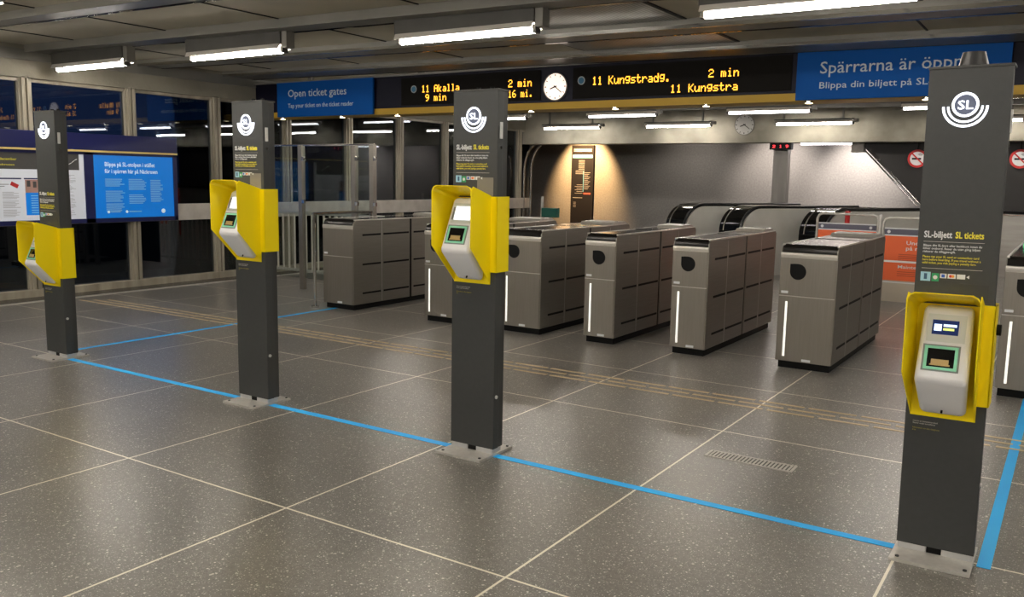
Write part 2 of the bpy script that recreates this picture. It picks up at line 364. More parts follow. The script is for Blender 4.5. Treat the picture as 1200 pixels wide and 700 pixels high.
    MB().box(X + .060, X + .086, y - .0012, y, zi - .020, zi + .012).build('card_icon', mat('icon_green', (.03, .36, .14), .5), t)
    b = MB(); b.disc(X + .073, zi - .004, .008, y - .0018, y - .001, 12); b.build('card_icon', text_white, t)
    for i, (w0, w1) in enumerate(((.090, .113), (.117, .145), (.149, .178))):
        MB().box(X + w0, X + w1, y - .0012, y, zi - .006, zi + .012).build('payment_icon', text_white, t)
    MB().box(X + .095, X + .107, y - .0018, y - .001, zi - .003, zi + .009).build('payment_icon', mat('icon_royal', (.03, .12, .55), .5), t)
    MB().disc(X + .127, zi + .003, .0055, y - .0018, y - .001, 12).build('payment_icon', redp, t)
    MB().disc(X + .135, zi + .003, .0055, y - .0019, y - .001, 12).build('payment_icon', mat('icon_orange', (.8, .3, .03), .5), t)
    b = MB(); b.disc(0, 0, 0, y - .0018, y - .001, pts=[(X + .182, zi + .003), (X + .192, zi + .010), (X + .192, zi - .004)]); b.build('payment_icon', text_white, t)
    # notice below the hood
    text('Läsaren är kameraövervakad\nReader under surveillance', X + .03, y - .001, .90 + D + .012, .0065, steel_plate, t, 'notice_text', .09)
    text('Information om dina rättigheter\nsl.se', X + .03, y - .001, .872 + D + .012, .0065, mat('dim_yellow', (.35, .30, .05), .5), t, 'notice_text', .10)
    # sticker plate above the hood
    MB().box(X + .16, X + .262, y - .0015, y, 1.395 + D, 1.50 + D - (.02 if low else 0)).build('label_plate', postside if low else mat('beige_plate', (.20, .185, .155), .35), t)
    # hood: folded yellow sheet
    th = .004; zb, zt, zf, zk = .940 + D, 1.405 + D, 1.457 + D, 1.145 + D
    xl0, xl1, xr = X + .022, X + .006, X + .252; yb, yf = Y0 - .001, Y0 - .187
    def side(xa, xb, s):     # xa at the back, xb at the front
        q = MB(); bb = q.b; pts = [(yb, zb), (yf, zk), (yf, zf - .03), (yf + .02, zf - .004), (yb, zt)]
        A = []; B = []
        for (yy, zz) in pts:
            f = (yy - yb) / (yf - yb); xx = xa + (xb - xa) * f
            A.append(bb.verts.new((xx, yy, zz))); B.append(bb.verts.new((xx + s * th, yy, zz)))
        bb.faces.new(A); bb.faces.new(list(reversed(B))); n = len(A)
        for i in range(n): bb.faces.new((A[i], B[i], B[(i + 1) % n], A[(i + 1) % n]))
        return q
    side(xl0, xl1, -1).build('hood', yellow, t)
    side(xr - .004, xr, 1).build('hood', yellow, t)
    # top with chamfered corners
    q = MB(); bb = q.b
    def sec(yy, zz, x0, x1, r):
        o = [(x0 - th, zz - r), (x0 - th + r * .35, zz - r * .35), (x0 - th + r, zz), (x1 + th - r, zz), (x1 + th - r * .35, zz - r * .35), (x1 + th, zz - r)]
        i_ = [(x0, zz - r), (x0 + r * .32, zz - r * .42 - .001), (x0 + r, zz - th), (x1 - r, zz - th), (x1 - r * .32, zz - r * .42 - .001), (x1, zz - r)]
        return [bb.verts.new((a_, yy, c_)) for a_, c_ in o], [bb.verts.new((a_, yy, c_)) for a_, c_ in i_]
    o1, i1 = sec(yf, zf, xl1, xr, .028); o0, i0 = sec(yb, zt, xl0, xr - .004, .028)
    for a_, b_ in zip(range(5), range(1, 6)):
        bb.faces.new((o1[a_], o1[b_], o0[b_], o0[a_])); bb.faces.new((i1[a_], i0[a_], i0[b_], i1[b_])); bb.faces.new((o1[a_], i1[a_], i1[b_], o1[b_])); bb.faces.new((o0[a_], o0[b_], i0[b_], i0[a_]))
    bb.faces.new((o1[0], o0[0], i0[0], i1[0])); bb.faces.new((o1[5], i1[5], i0[5], o0[5]))
    q.build('hood_top', yellow, t)
    MB().box(xl0 - .004, xr, Y0 - .006, Y0 - .001, zb, zt - .01).build('hood_back', yellow, t)
    # sleeve that clamps the hood round the right side of the column
    b = MB(); b.box(xr, X + .292, Y0 - .006, Y0 - .001, 1.005 + D, 1.402 + D); b.box(X + .288, X + .294, Y0 - .006, Y0 + .105, 1.005 + D, 1.402 + D, .001)
    b.box(X + .20, X + .294, Y0 + .101, Y0 + .107, 1.005 + D, 1.402 + D)
    b.build('sleeve', yellow, t)
    if cap and dark_screen and x > 4: MB().tube([(X + .294, Y0 + .08, 1.30 + D), (X + .31, Y0 + .08, 1.30 + D)], .022, 14).build('clamp_knob', black, t)
    # reader: rounded body with tilted face
    x0, x1 = X + .042, X + .232
    P0 = Vector((0, Y0 - .063, 1.385 + D)); P1 = Vector((0, Y0 - .172, 1.118 + D))
    def tap(va, vb):
        for v, s_ in [(v, 1) for v in va] + [(v, -1) for v in vb]:
            if v.co.z < 1.0 + D: v.co.x += s_ * .014
            if v.co.z > 1.36 + D: v.co.x += s_ * .008
    q = MB(); q.prism([(Y0 - .007, 1.395 + D), (P0.y, P0.z), (P1.y, P1.z), (Y0 - .035, .963 + D), (Y0 - .007, .963 + D)], x0, x1, 'x', bev=.02, seg=4, taper=tap)
    rd = q.build('reader_body', white, t, True)
    d = (P1 - P0).normalized(); n_ = Vector((0, d.z, -d.y)); 
    if n_.y > 0: n_ = -n_
    Lf = (P1 - P0).length
    def onface(xa, xb, ta, tb, h0, h1, M, name, par, bev=0, lab=None):
        ca = P0 + d * ((ta + tb) / 2 * Lf) + n_ * ((h0 + h1) / 2); ca.x = (xa + xb) / 2
        o = MB().obox(ca, Vector(((xb - xa) / 2, 0, 0)), d * ((tb - ta) / 2 * Lf), n_ * ((h1 - h0) / 2), bev).build(name, M, par)
        if lab: o['label'] = lab
        return o
    onface(x0 + .028, x1 - .028, .08, .46, 0, .002, white2, 'display_panel', rd)
    if dark_screen:
        sc = onface(x0 + .045, x0 + .137, .16, .36, .002, .003, mat('screen_navy', (.01, .015, .05), .15, emit=.4, ecol=(.02, .04, .15)), 'screen', rd)
        onface(x0 + .052, x0 + .078, .22, .31, .003, .0036, mat('screen_glow', (.6, .7, 1), .5, emit=1.4, ecol=(.6, .75, 1)), 'screen_symbol', rd)
        onface(x0 + .084, x0 + .130, .215, .25, .003, .0036, mat('screen_text', (.6, .7, 1), .5, emit=1.0, ecol=(.6, .75, 1)), 'screen_symbol', rd)
        onface(x0 + .084, x0 + .122, .27, .30, .003, .0036, mat('screen_lime', (.6, .7, .2), .5, emit=.9, ecol=(.7, .8, .2)), 'screen_symbol', rd)
    else:
        sc = onface(x0 + .045, x0 + .150, .14, .40, .002, .003, mat('screen_white', (.8, .85, .9), .3, emit=.75, ecol=(.85, .92, 1)), 'screen', rd, lab='bright blank screen')
        onface(x0 + .030, x0 + .040, .16, .40, .002, .003, mat('grille_grey', (.2, .2, .2), .5), 'speaker_grille', rd)
    xa, xb = x0 + .022, x0 + .152
    onface(xa, xb, .50, .86, .0, .002, mat('window_grey', (.22, .24, .22), .4), 'window_bezel', rd)
    for (a0, a1, t0, t1) in ((xa + .007, xb - .007, .52, .555), (xa + .007, xb - .007, .805, .84), (xa + .007, xa + .018, .555, .805), (xb - .018, xb - .007, .555, .805)):
        onface(a0, a1, t0, t1, .002, .004, mat('window_green', (.22, .55, .36), .4, emit=.12, ecol=(.2, .7, .4)), 'window_frame', rd)
    onface(xa + .018, xb - .018, .555, .805, .002, .003, blackgloss, 'card_window', rd)
    onface(xa + .033, xb - .036, .70, .765, .003, .005, mat('card_gold', (.42, .29, .10), .35), 'card_symbol', rd)
    onface(xa + .028, xb - .031, .765, .785, .003, .004, mat('card_gold', (.42, .29, .10), .35), 'card_symbol', rd)
    MB().tube([(x0 + .095, Y0 - .052, .982 + D), (x0 + .095, Y0 - .058, .972 + D)], .004, 8).build('lock', black, rd)
    return t
near_post = reader_post(4.752, 'nearest and largest grey reader post, standing at the right edge with black cap on top', True, True, True, logo=1.795)
reader_post(2.440, 'grey reader post in the middle of the photo, white reader in a high yellow hood', False, False, logo=1.805)
reader_post(.668, 'second grey reader post from the left, between the blue wall poster and the leftmost gate', False, False, logo=1.81)
reader_post(-1.675, 'farthest grey reader post, leftmost in the photo, in front of the white timetable', True, True, logo=1.81)
near_post.rotation_euler.y = -.0105     # this post leans a little to the left
# ================================================================== TICKET GATES
def gate(x, w, label, hole=True, green=False):
    t = thing('ticket_gate', label, 'ticket gate', (x + w / 2, 4.45, 0), 0, 'stainless ticket gate cabinets')
    a = -w / 2; c = w / 2
    MB().box(a + .02, c - .02, .03, 1.90, 0, .062).build('plinth', black, t)
    def prof(y0, y1, front):
        if front:
            pts = [(y0, .06), (y0, .905)] + [(y0 + .05 - .05 * math.cos(q), .945 + .055 * math.sin(q) - .0) for q in [math.radians(v) for v in (0, 30, 60, 90)]] + [(y1, 1.0), (y1, .06)]
            return pts
        return [(y0, .06), (y0, 1.0), (y1 - .03, 1.012), (y1, .985), (y1, .06)]
    MB().prism(prof(.004, .975, True), a, c, 'x', bev=.004, seg=1).build('front_cabinet', steel_side, t)
    MB().prism(prof(1.012, 1.93, False), a, c, 'x', bev=.004, seg=1).build('rear_cabinet', steel_side, t)
    MB().box(a + .012, c - .008, .97, 1.015, .06, 1.006).build('joint_strip', black, t)
    # front plates and lip
    MB().box(a + .006, c - .010, -.004, .006, .062, .592, .002).build('lower_front', steel, t)
    MB().box(a + .006, c - .010, -.004, .006, .600, .905, .002).build('upper_front', steel, t)
    MB().box(a + .004, c - .008, -.005, .006, .593, .599).build('seam_line', lip_steel, t)
    b = MB(); b.prism([(-.004, .905), (-.010, .925), (-.006, .943), (.012, .950), (.03, .95), (.03, .905)], a + .002, c - .006, 'x'); b.build('front_lip', lip_steel, t, True)
    b = MB(); b.prism([(.002, .948), (.012, .978), (.035, 1.004), (.065, 1.012), (.09, 1.012), (.09, .95)], a + .008, c - .012, 'x')
    b.build('cap_glass', mat('cap_glass_black', (.01, .009, .008), .25, spec=.25), t, True)
    # glass top
    MB().box(a + .02, c - .02, .09, .965, 1.000, 1.008, .002).build('top_glass', darkglass, t)
    MB().box(a + .02, c - .02, 1.02, 1.52, 1.003, 1.012, .002).build('top_glass', darkglass, t)
    b = MB(); b.prism([(1.54, 1.005), (1.58, 1.035), (1.84, 1.040), (1.90, 1.015), (1.90, 1.0), (1.54, 1.0)], a + .02, c - .02, 'x'); b.build('reader_pad', steel_plate, t)
    MB().tube([(c - .06, 1.70, 1.038), (c - .06, 1.70, 1.043)], .02, 14).build('sensor', chrome, t)
    b = MB(); b.box(a, a + .018, .03, 1.9, 1.0, 1.012, .003); b.box(c - .018, c, .03, 1.9, 1.0, 1.012, .003); b.build('edge_trim', lip_steel, t)
    # grooves and seams on both sides
    for z in (.182, .508, .838):
        for (y0, y1) in ((.15, .455), (.50, .955), (1.04, 1.42), (1.47, 1.86)):
            for xx in (c - .0005, a - .0012):
                MB().box(xx, xx + .0017, y0, y1, z - .010, z + .010).build('side_slot', black, t)
    for yy in (.475, 1.445):
        for xx in (c - .0005, a - .0008): MB().box(xx, xx + .0013, yy - .003, yy + .003, .065, .985).build('panel_seam', steel_plate, t)
    # reader hole, light strip, small labels
    if hole:
        r = .064; hx = a + .145; hz = .795
        pts = [(hx - r, hz + r * .95), (hx - r * .5, hz + r)] + [(hx + r * math.cos(q), hz + r * math.sin(q)) for q in [math.radians(90 - i * 15) for i in range(0, 19)]]
        MB().disc(0, 0, 0, -.0075, -.003, pts=pts).build('reader_eye', black, t)
        MB().box(a + .058, a + .076, -.0075, -.003, .10, .552, .002).build('light_strip', striplight, t)
    MB().box(a + .02, a + .075, -.006, -.003, .617, .637).build('label', text_white, t)
    MB().box(a + w * .48, a + w * .48 + .07, -.006, -.003, .070, .090).build('label', text_white, t)
    if green: MB().box(a + .04, a + .065, 1.3, 1.34, 1.012, 1.04, .004).build('status_light', mat('green_led', (.02, .5, .2), .4, emit=1.5, ecol=(.02, .8, .25)), t)
    return t
gate(-1.875, .46, 'leftmost steel gate cabinet, dark plain front without reader hole, beside the railing post', hole=False)
gate(-.405, .46, 'second steel gate cabinet from the left, mostly hidden behind the middle yellow hood')
gate(.560, .45, 'third steel gate cabinet, front partly hidden behind the middle grey post')
gate(1.485, .315, 'narrow steel gate cabinet directly right of the middle grey post')
gate(2.345, .325, 'narrow steel gate cabinet just left of the wide one nearest the camera')
gate(3.275, .445, 'wide steel gate cabinet beside the broad opening, nearest fully visible one')
gate(4.86, .45, 'rightmost steel gate cabinet, cut by the photo edge behind the nearest post', green=True)
# ================================================================== FLUORESCENT LAMPS
def lamp(x, y, z, ln, label, group, tm=tube, slim=False):
    t = thing('ceiling_lamp', label, 'ceiling lamp', (x, y, z), 0, group)
    hh = .155 if not slim else .05
    top = zc(x, 2.86) - z
    hz = .028
    b = MB(); b.prism([(-.062, hz + .028), (-.066, hz + hh), (.066, hz + hh), (.062, hz + .028)], 0, ln + .03, 'x'); b.build('housing', housing, t)
    b = MB(); b.prism([(-.082, hz - .014), (-.062, hz + .030), (.062, hz + .030), (.082, hz - .014), (.078, hz - .014), (.056, hz + .022), (-.056, hz + .022), (-.078, hz - .014)], .01, ln + .02, 'x'); b.build('reflector', reflector, t)
    MB().tube([(.03, 0, -.004), (ln, 0, -.004)], .018, 8).build('tube', tm, t)
    for xx in (.0, ln): MB().box(xx, xx + .03, -.035, .035, -.02, hz + .012, .004).build('socket', housing, t)
    b = MB(); b.box(ln + .03, ln + .10, -.05, .05, hz - .01, hz + hh - .005, .006); b.build('junction_box', runner_m, t)
    b = MB()
    for xx in (.15, ln - .15): b.box(xx - .015, xx + .015, -.02, .02, hz + hh, top)
    b.build('hanger', runner_m, t)
    return t
XR = [(-4.78, 'lamp over the info board, leftmost'), (-2.35, 'second from the left'), (.375, 'third from the left'), (3.02, 'nearest the camera'), (5.68, 'just outside the right edge')]
FL = 'lit fluorescent tube lamp under the near ceiling, %s'
for (x, s), dz in zip(XR, (.035, .02, .0, -.005, -.01)):
    lamp(x, 3.13, 2.605 + dz, 1.33, FL % s if 'lamp' not in s else 'leftmost lit fluorescent tube lamp under the near ceiling, above the wall info board', 'fluorescent lamps in front of the departure sign')
for y in (.55, -2.0, -4.5, -6.8):
    for x in (-4.78, -2.35, .375, 3.02, 5.68, 8.1 - .0):
        if x > 7.9: x = 7.8
        lamp(x, y, 2.6, 1.33, 'fluorescent tube lamp under the ceiling of the hall behind the viewer', 'fluorescent lamps behind the viewer')
for y, z in ((8.15, 2.58),):
    for x in (-4.4, -1.9, .55, 3.1, 5.7): lamp(x, y, z, 1.25, 'fluorescent tube lamp over the gates, hidden behind the departure sign', 'fluorescent lamps hidden behind the sign')
for x, s in ((-4.4, 'above the wall windows'), (-1.9, 'left of the round wall clock, front row'), (.55, 'right of the round wall clock, front row'), (3.05, 'beside the nearest post cap'), (5.7, 'past the nearest post')):
    lamp(x, 10.7, 2.56, 1.25, 'far lit tube lamp below the departure sign, ' + s, 'far tube lamps, front row', tube_far, True)
for x, s in ((-4.2, 'above the line map poster'), (-1.9, 'left of the wall clock'), (.6, 'right of the wall clock'), (3.1, 'behind the nearest post'), (5.7, 'past the nearest post')):
    lamp(x, 13.05, 2.53, 1.3, 'farthest lit tube lamp against the pale concrete beam, ' + s, 'far tube lamps against the concrete beam', tube, True)
for x, z, s in ((.50, 2.285, 'right of the steel pillar'), (2.06, 2.33, 'next to the no smoking sign'), (5.2, 2.42, 'behind the nearest post')):
    t = thing('shaft_lamp', 'cool lit tube lamp beyond the concrete beam, ' + s, 'ceiling lamp', (x, 15.2, z), 0, 'lamps in the escalator shaft')
    MB().tube([(0, 0, 0), (1.25, 0, 0)], .028, 8).build('tube', tube_far, t)
    MB().box(-.03, 1.28, -.05, .05, .03, .08, .004).build('housing', housing, t)
    b = MB(); b.box(.2, .23, -.01, .01, .08, 2.9 - z); b.box(1.02, 1.05, -.01, .01, .08, 2.9 - z); b.build('hanger', runner_m, t)
# ================================================================== DEPARTURE SIGN
s = thing('departure_sign', 'long navy overhead sign with amber departure times above the ticket gates', 'departure sign', (0, 6.2, 2.29))
SX = Vector((0, -6.2, -2.29))
def sp(b, name, M, par=None, **kw):
    o = b.build(name, M, par or s)
    if (par or s) is s: o.location = (0, -6.2, -2.29)
    return o
sp(MB().box(-4.98, 7.5, 6.2, 6.5, 2.37, 2.775, .004), 'casing', navy_dark)
b = MB(); b.prism([(6.185, 2.372), (6.2, 2.295), (6.33, 2.288), (6.49, 2.288), (6.49, 2.372)], -4.98, 7.5, 'x'); sp(b, 'yellow_fascia', yel_lip)
sp(MB().box(-4.98, 7.5, 6.17, 6.5, 2.775, 2.795), 'top_rail', runner_m)
b = MB()
for x in (-4, -2, 0, 2, 4, 6): b.box(x - .03, x + .03, 6.32, 6.38, 2.795, zc(x, 2.88))
sp(b, 'hanger', runner_m)
for x in (-4.46, -3.29, -2.31, -1.35, -.25, .85, 1.9, 2.95, 4.0, 5.1):
    bb = MB(); bb.tube([(x, 6.24, 2.297), (x, 6.24, 2.278)], .042, 14); o = sp(bb, 'downlight', chrome)
    l = MB(); l.tube([(x, 6.24, 2.278), (x, 6.24, 2.274)], .034, 14); l = l.build('downlight_lens', mat('lens_warm', (1, .9, .6), .4, emit=6, ecol=(1, .78, .42)), o)
# led displays
F = {'g': '00000 01111 10001 10001 01111 00001 01110', '1': '00100 01100 00100 00100 00100 00100 01110', 'A': '01110 10001 10001 11111 10001 10001 10001', 'k': '10000 10000 10010 10100 11000 10100 10010',
     'a': '00000 00000 01110 00001 01111 10001 01111', 'l': '01100 00100 00100 00100 00100 00100 01110', '9': '01110 10001 10001 01111 00001 00010 01100',
     'm': '00000 00000 11010 10101 10101 10101 10101', 'i': '00100 00000 01100 00100 00100 00100 01110', 'n': '00000 00000 10110 11001 10001 10001 10001',
     '2': '01110 10001 00001 00110 01000 10000 11111', '6': '00110 01000 10000 11110 10001 10001 01110', '.': '00000 00000 00000 00000 00000 01100 01100',
     'K': '10001 10010 10100 11000 10100 10010 10001', 'u': '00000 00000 10001 10001 10001 10011 01101',
     's': '00000 00000 01111 10000 01110 00001 11110', 't': '01000 01000 11110 01000 01000 01001 00110', 'r': '00000 00000 10110 11001 10000 10000 10000',
     'd': '00001 00001 01101 10011 10001 10001 01111', ' ': '00000 ' * 6 + '00000'}
def led(txt, x0, x1, z0, h, M=amber, y=6.196, par=None, nm='led_text'):
    b = MB(); n = len(txt) * 6 - 1; px_ = (x1 - x0) / n; pz = h / 7
    for ci, ch in enumerate(txt):
        for r, row in enumerate(F[ch].split()):
            for c_, v in enumerate(row):
                if v == '1':
                    X_ = x0 + (ci * 6 + c_) * px_; Z_ = z0 + (6 - r) * pz
                    b.box(X_, X_ + px_ * .94, y - .003, y, Z_, Z_ + pz * .82)
    return b.build(nm, M, par)
def display(x0, x1, label_):
    o = sp(MB().box(x0, x1, 6.188, 6.2, 2.40, 2.745), 'led_panel', mat('led_black', (.004, .003, .002), .6, spec=.1)); o['label'] = label_; return o
d1 = display(-2.2, -.10, 'black amber-lit display, left side'); d2 = display(.33, 2.78, 'black amber-lit display, right side')
led('11 Akalla', -1.861, -1.27, 2.555, .088, y=6.187, par=d1); led('9 min', -1.80, -1.47, 2.445, .085, y=6.187, par=d1)
led('2 min', -.545, -.22, 2.565, .088, y=6.187, par=d1); led('16 mi.', -.545, -.20, 2.445, .085, y=6.187, par=d1)
led('11 Kungstradg.', .578, 1.51, 2.545, .092, y=6.187, par=d2); led('2 min', 1.93, 2.25, 2.565, .085, y=6.187, par=d2); led('11 Kungstra', 1.515, 2.245, 2.425, .085, y=6.187, par=d2)
for x, par, zz in ((-1.99, d1, 2.60), (.438, d2, 2.60)):
    b = MB(); b.arc(x, zz, .036, .046, 0, 360, 6.183, 6.189); b.build('ring_symbol', mat('ring_grey', (.35, .4, .42), .5), par)
    MB().disc(x, zz, .034, 6.184, 6.189).build('ring_symbol', mat('ring_blue', (.02, .14, .25), .5), par)
def round_clock(name, label, x, y, z, r, M, par=None):
    if par: t = par
    else: t = thing(name, label, 'clock', (x, y, z))
    ox, oy, oz = (x, y, z) if par else (0, 0, 0)
    MB().disc(ox, oz, r, oy - .02, oy, 48).build('clock_face' if not par else 'clock_face', M, t)
    b = MB(); b.arc(ox, oz, r, r * 1.06, 0, 360, oy - .026, oy); b.build('clock_rim', navy_dark if par else runner_m, t)
    b = MB()
    for i in range(12):
        a = math.radians(i * 30 + .01); u = Vector((math.sin(a), 0, math.cos(a))); w = Vector((u.z, 0, -u.x))
        b.obox(Vector((ox, oy - .021, oz)) + u * r * .86, u * r * .07, w * r * (.028 if i % 3 else .04), Vector((0, .0015, 0)))
    b.build('hour_marks', mat('clock_ink', (.01, .01, .01), .7, spec=.1), t)
    for nm, ang, ln, wd in (('hour_hand', 250, .5, .045), ('minute_hand', 128, .74, .03)):
        a = math.radians(ang); u = Vector((math.sin(a), 0, math.cos(a))); w = Vector((u.z, 0, -u.x))
        MB().obox(Vector((ox, oy - .024, oz)) + u * r * (ln / 2 - .08), u * r * (ln / 2 + .06), w * r * wd, Vector((0, .0015, 0))).build(nm, mat('clock_ink', (.01, .01, .01), .7, spec=.1), t)
    return t
cl = round_clock('round_clock', 'large lit white round clock set in the departure sign between the two displays', .108, 6.19, 2.545, .148, mat('lit_clock', (.9, .8, .75), .4, emit=.75, ecol=(1, .82, .70)))
# blue notices on the sign
def notice(x0, x1, label, title, tx, tw, tz, th_, sub, sx, sw, sz, sh, tm):
    t = thing('hanging_notice', label, 'sign', ((x0 + x1) / 2, 6.15, 2.3)); cx_ = (x0 + x1) / 2
    MB().box(x0 - cx_, x1 - cx_, -.005, .028, 0, .475, .003).build('panel', blue, t)
    text(title, tx - cx_, -.0055, tz - 2.3, th_, tm, t, 'title_text', tw, bold=.004)
    text(sub, sx - cx_, -.0055, sz - 2.3, sh, tm, t, 'subtitle_text', sw, bold=.002)
    return t
signtext = mat('sign_text', (.50, .56, .60), .6)
notice(-4.47, -2.655, 'blue overhead notice at the left end of the sign reading Open ticket gates', 'Open ticket gates', -4.25, 1.12, 2.575, .105, 'Tap your ticket on the ticket reader', -4.25, 1.25, 2.425, .062, signtext)
notice(2.84, 4.66, 'blue overhead notice at the right end of the sign reading Spärrarna är öppna', 'Spärrarna är öppna', 3.055, 1.30, 2.545, .115, 'Blippa din biljett på SL-stolpen', 3.055, 1.30, 2.405, .062, signtext)
# ================================================================== INFO BOARD ON THE LEFT WALL
t = thing('information_board', 'navy framed information board with timetable and blue poster on the left window wall', 'information board', (-4.95, 3.5, .85))
def ib(b, name, M, par=None):
    o = b.build(name, M, par or t)
    if not par: o.location = (4.95, -3.5, -.85)
    return o
ib(MB().box(-5.03, -4.965, 1.3, 4.80, .855, 1.735, .004), 'backboard', navy)
ib(MB().box(-5.03, -4.93, 1.3, 4.80, 1.745, 1.945, .006), 'header', navy)
ib(MB().box(-5.0, -4.925, 1.3, 4.80, 1.722, 1.745), 'yellow_stripe', mat('stripe_yellow', (.75, .58, .22), .5))
for (y0, y1) in ((1.3, 1.34), (3.50, 3.62), (4.745, 4.80)): ib(MB().box(-4.97, -4.945, y0, y1, .855, 1.722, .002), 'frame_bar', navy)
for (z0, z1) in ((.855, .91), (1.69, 1.722)): ib(MB().box(-4.97, -4.945, 1.3, 4.8, z0, z1, .002), 'frame_bar', navy)
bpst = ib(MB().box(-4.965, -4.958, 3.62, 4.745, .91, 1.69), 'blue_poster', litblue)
def wt(s_, y, z, h, w, M, nm, par, xx=-4.9575):
    o = text(s_, xx, y, z, h, M, par, nm, w, face='+x', bold=.01); return o
litwhite = mat('poster_white', (.7, .8, .9), .5, emit=.25, ecol=(.7, .85, 1))
litpale = mat('poster_pale', (.2, .45, .7), .5, emit=.12, ecol=(.3, .6, 1))
wt('Blippa på SL-stolpen i stället', 3.77, 1.555, .055, .70, litwhite, 'poster_title', bpst)
wt('för i spärren här på Näckrosen', 3.77, 1.470, .055, .74, litwhite, 'poster_title', bpst)
b = MB(); random.seed(9)
for (y0, wd, blocks) in ((3.77, .27, ((1.40, 5), (1.25, 7), (1.09, 5))), (4.09, .26, ((1.40, 7), (1.20, 6))), (4.40, .19, ((1.39, 14),))):
    for z0, n in blocks:
        for i in range(n):
            b.box(-4.958, -4.9565, y0, y0 + wd * random.uniform(.72, 1), z0 - i * .021 - .010, z0 - i * .021)
b.build('poster_text', litpale, bpst)
for y in (3.80, 4.05, 4.58): MB().tube([(-4.958, y, .985), (-4.956, y, .985)], .018 if y < 4.5 else .03, 14).build('poster_symbol', litwhite, bpst)
b = MB(); b.box(-4.958, -4.9565, 3.83, 3.96, .978, .992); b.box(-4.958, -4.9565, 4.08, 4.26, .978, .992); b.build('poster_text', litpale, bpst)
# timetable
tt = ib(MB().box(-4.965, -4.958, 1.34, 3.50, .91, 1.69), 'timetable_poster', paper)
MB().box(-4.958, -4.957, 1.34, 3.44, 1.50, 1.69).build('timetable_header', mat('tt_dark', (.07, .07, .07), .4), tt)
wt('Torsdag 12 december', 2.28, 1.60, .03, .42, text_yellow, 'timetable_heading', tt, -4.9565)
wt('Näckrosen', 2.45, 1.54, .022, .22, text_yellow, 'timetable_heading', tt, -4.9565)
b = MB()
for i in range(9): b.obox(Vector((-4.9565, 3.12 + .035 * i, 1.60 + .03 * math.sin(i * .9))), Vector((.0006, 0, 0)), Vector((0, .016, .012 * math.cos(i * .9))), Vector((0, -.002, .004)))
b.build('timetable_sketch', text_white, tt)
b = MB(); b.box(-4.958, -4.957, 1.6, 2.74, 1.385, 1.40); b.box(-4.958, -4.957, 2.77, 2.93, 1.385, 1.40); b.build('timetable_rule', navy, tt)
b = MB()
for c0, c1 in ((1.6, 1.85), (1.9, 2.25), (2.3, 2.48), (2.52, 2.72)):
    for i in range(20):
        if i % 7 == 6: continue
        b.box(-4.958, -4.957, c0, c0 + (c1 - c0) * random.uniform(.6, 1), 1.24 - i * .0145 - .006, 1.24 - i * .0145)
b.build('timetable_text', mat('tt_grey', (.42, .43, .44), .5), tt)
b = MB()
for i in range(3): b.box(-4.958, -4.957, 2.1, 2.6 - .05 * i, 1.33 - i * .022 - .008, 1.33 - i * .022)
b.build('timetable_text', mat('tt_ink', (.25, .25, .26), .5), tt)
b = MB(); b.obox(Vector((-4.957, 2.66, 1.32)), Vector((.0006, 0, 0)), Vector((0, .04, -.02)), Vector((0, .01, .02))); b.build('timetable_mark', redp, tt)
MB().box(-4.958, -4.957, 2.78, 2.93, 1.23, 1.38).build('photo', mat('photo_skin', (.42, .25, .22), .5), tt)
b = MB(); b.box(-4.957, -4.9565, 2.80, 2.84, 1.30, 1.37); b.box(-4.957, -4.9565, 2.87, 2.91, 1.29, 1.36); b.build('photo_detail', mat('tt_dark', (.07, .07, .07), .4), tt)
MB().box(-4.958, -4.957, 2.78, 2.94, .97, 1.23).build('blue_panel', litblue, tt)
b = MB()
for i in range(8): b.box(-4.957, -4.9565, 2.84, 2.92, 1.2 - i * .028 - .01, 1.2 - i * .028)
b.build('panel_text', litpale, tt)
b = MB()
for i in range(40): b.box(-4.958, -4.957, 3.22, 3.22 + .17 * random.uniform(.5, 1), 1.44 - i * .0125 - .005, 1.44 - i * .0125)
b.build('timetable_text', mat('tt_grey', (.42, .43, .44), .5), tt)
# ================================================================== LEFT RAILINGS
t = thing('glass_fence', 'tall clear glass fence with steel posts to the left of the leftmost gate', 'glass fence', (-3.2, 5.4, 0))
for x in (-3.21, -2.28, -1.98):
    b = MB(); b.box(x + 3.2 - .035, x + 3.2 + .035, -.03, .03, 0, 1.87 if x != -2.28 else 1.86, .006)
    p = b.build('post', steel, t)
    for z in (1.15, 1.7): MB().box(x + 3.2 + .03, x + 3.2 + .075, -.035, -.005, z - .025, z + .025, .004).build('glass_clip', chrome, p)
MB().box(-.72, 1.2, -.006, .006, .15, 1.865).build('glass_pane', clear, t)
MB().box(-.72, 1.24, -.012, .012, 1.86, 1.882, .003).build('top_rail', chrome, t)
t = thing('bar_railing', 'low steel railing of thin upright bars in front of the left windows', 'railing', (-4.4, 6.35, 0))
b = MB(); b.box(-.62, 2.3, -.02, .02, .92, .96, .006); b.box(-.62, 2.3, -.012, .012, .08, .12, .004); b.build('rail', steel_plate, t)
for i in range(24):
    x = -.58 + i * .12
    MB().tube([(x, 0, 0 if i % 6 == 0 else .1), (x, 0, .93)], .014 if i % 6 else .022, 8).build('bar', mat('bar_grey', (.75, .68, .62), .4), t)
t = thing('handrail', 'slim steel handrail standing at the left side of the leftmost gate', 'handrail', (-1.93, 4.37, 0))
MB().tube([(0, 0, 0), (0, 0, 1.06)], .017, 12).build('post', chrome, t)
MB().tube([(0, 0, 0), (0, 0, .02)], .045, 14).build('foot', chrome, t)
MB().tube([(-.02, 0, 1.06), (.0, .4, 1.065), (.0, .95, 1.065)], .017, 10).build('top_rail', chrome, t)
MB().tube([(0, .93, 0), (0, .93, 1.06)], .017, 12).build('post', chrome, t)
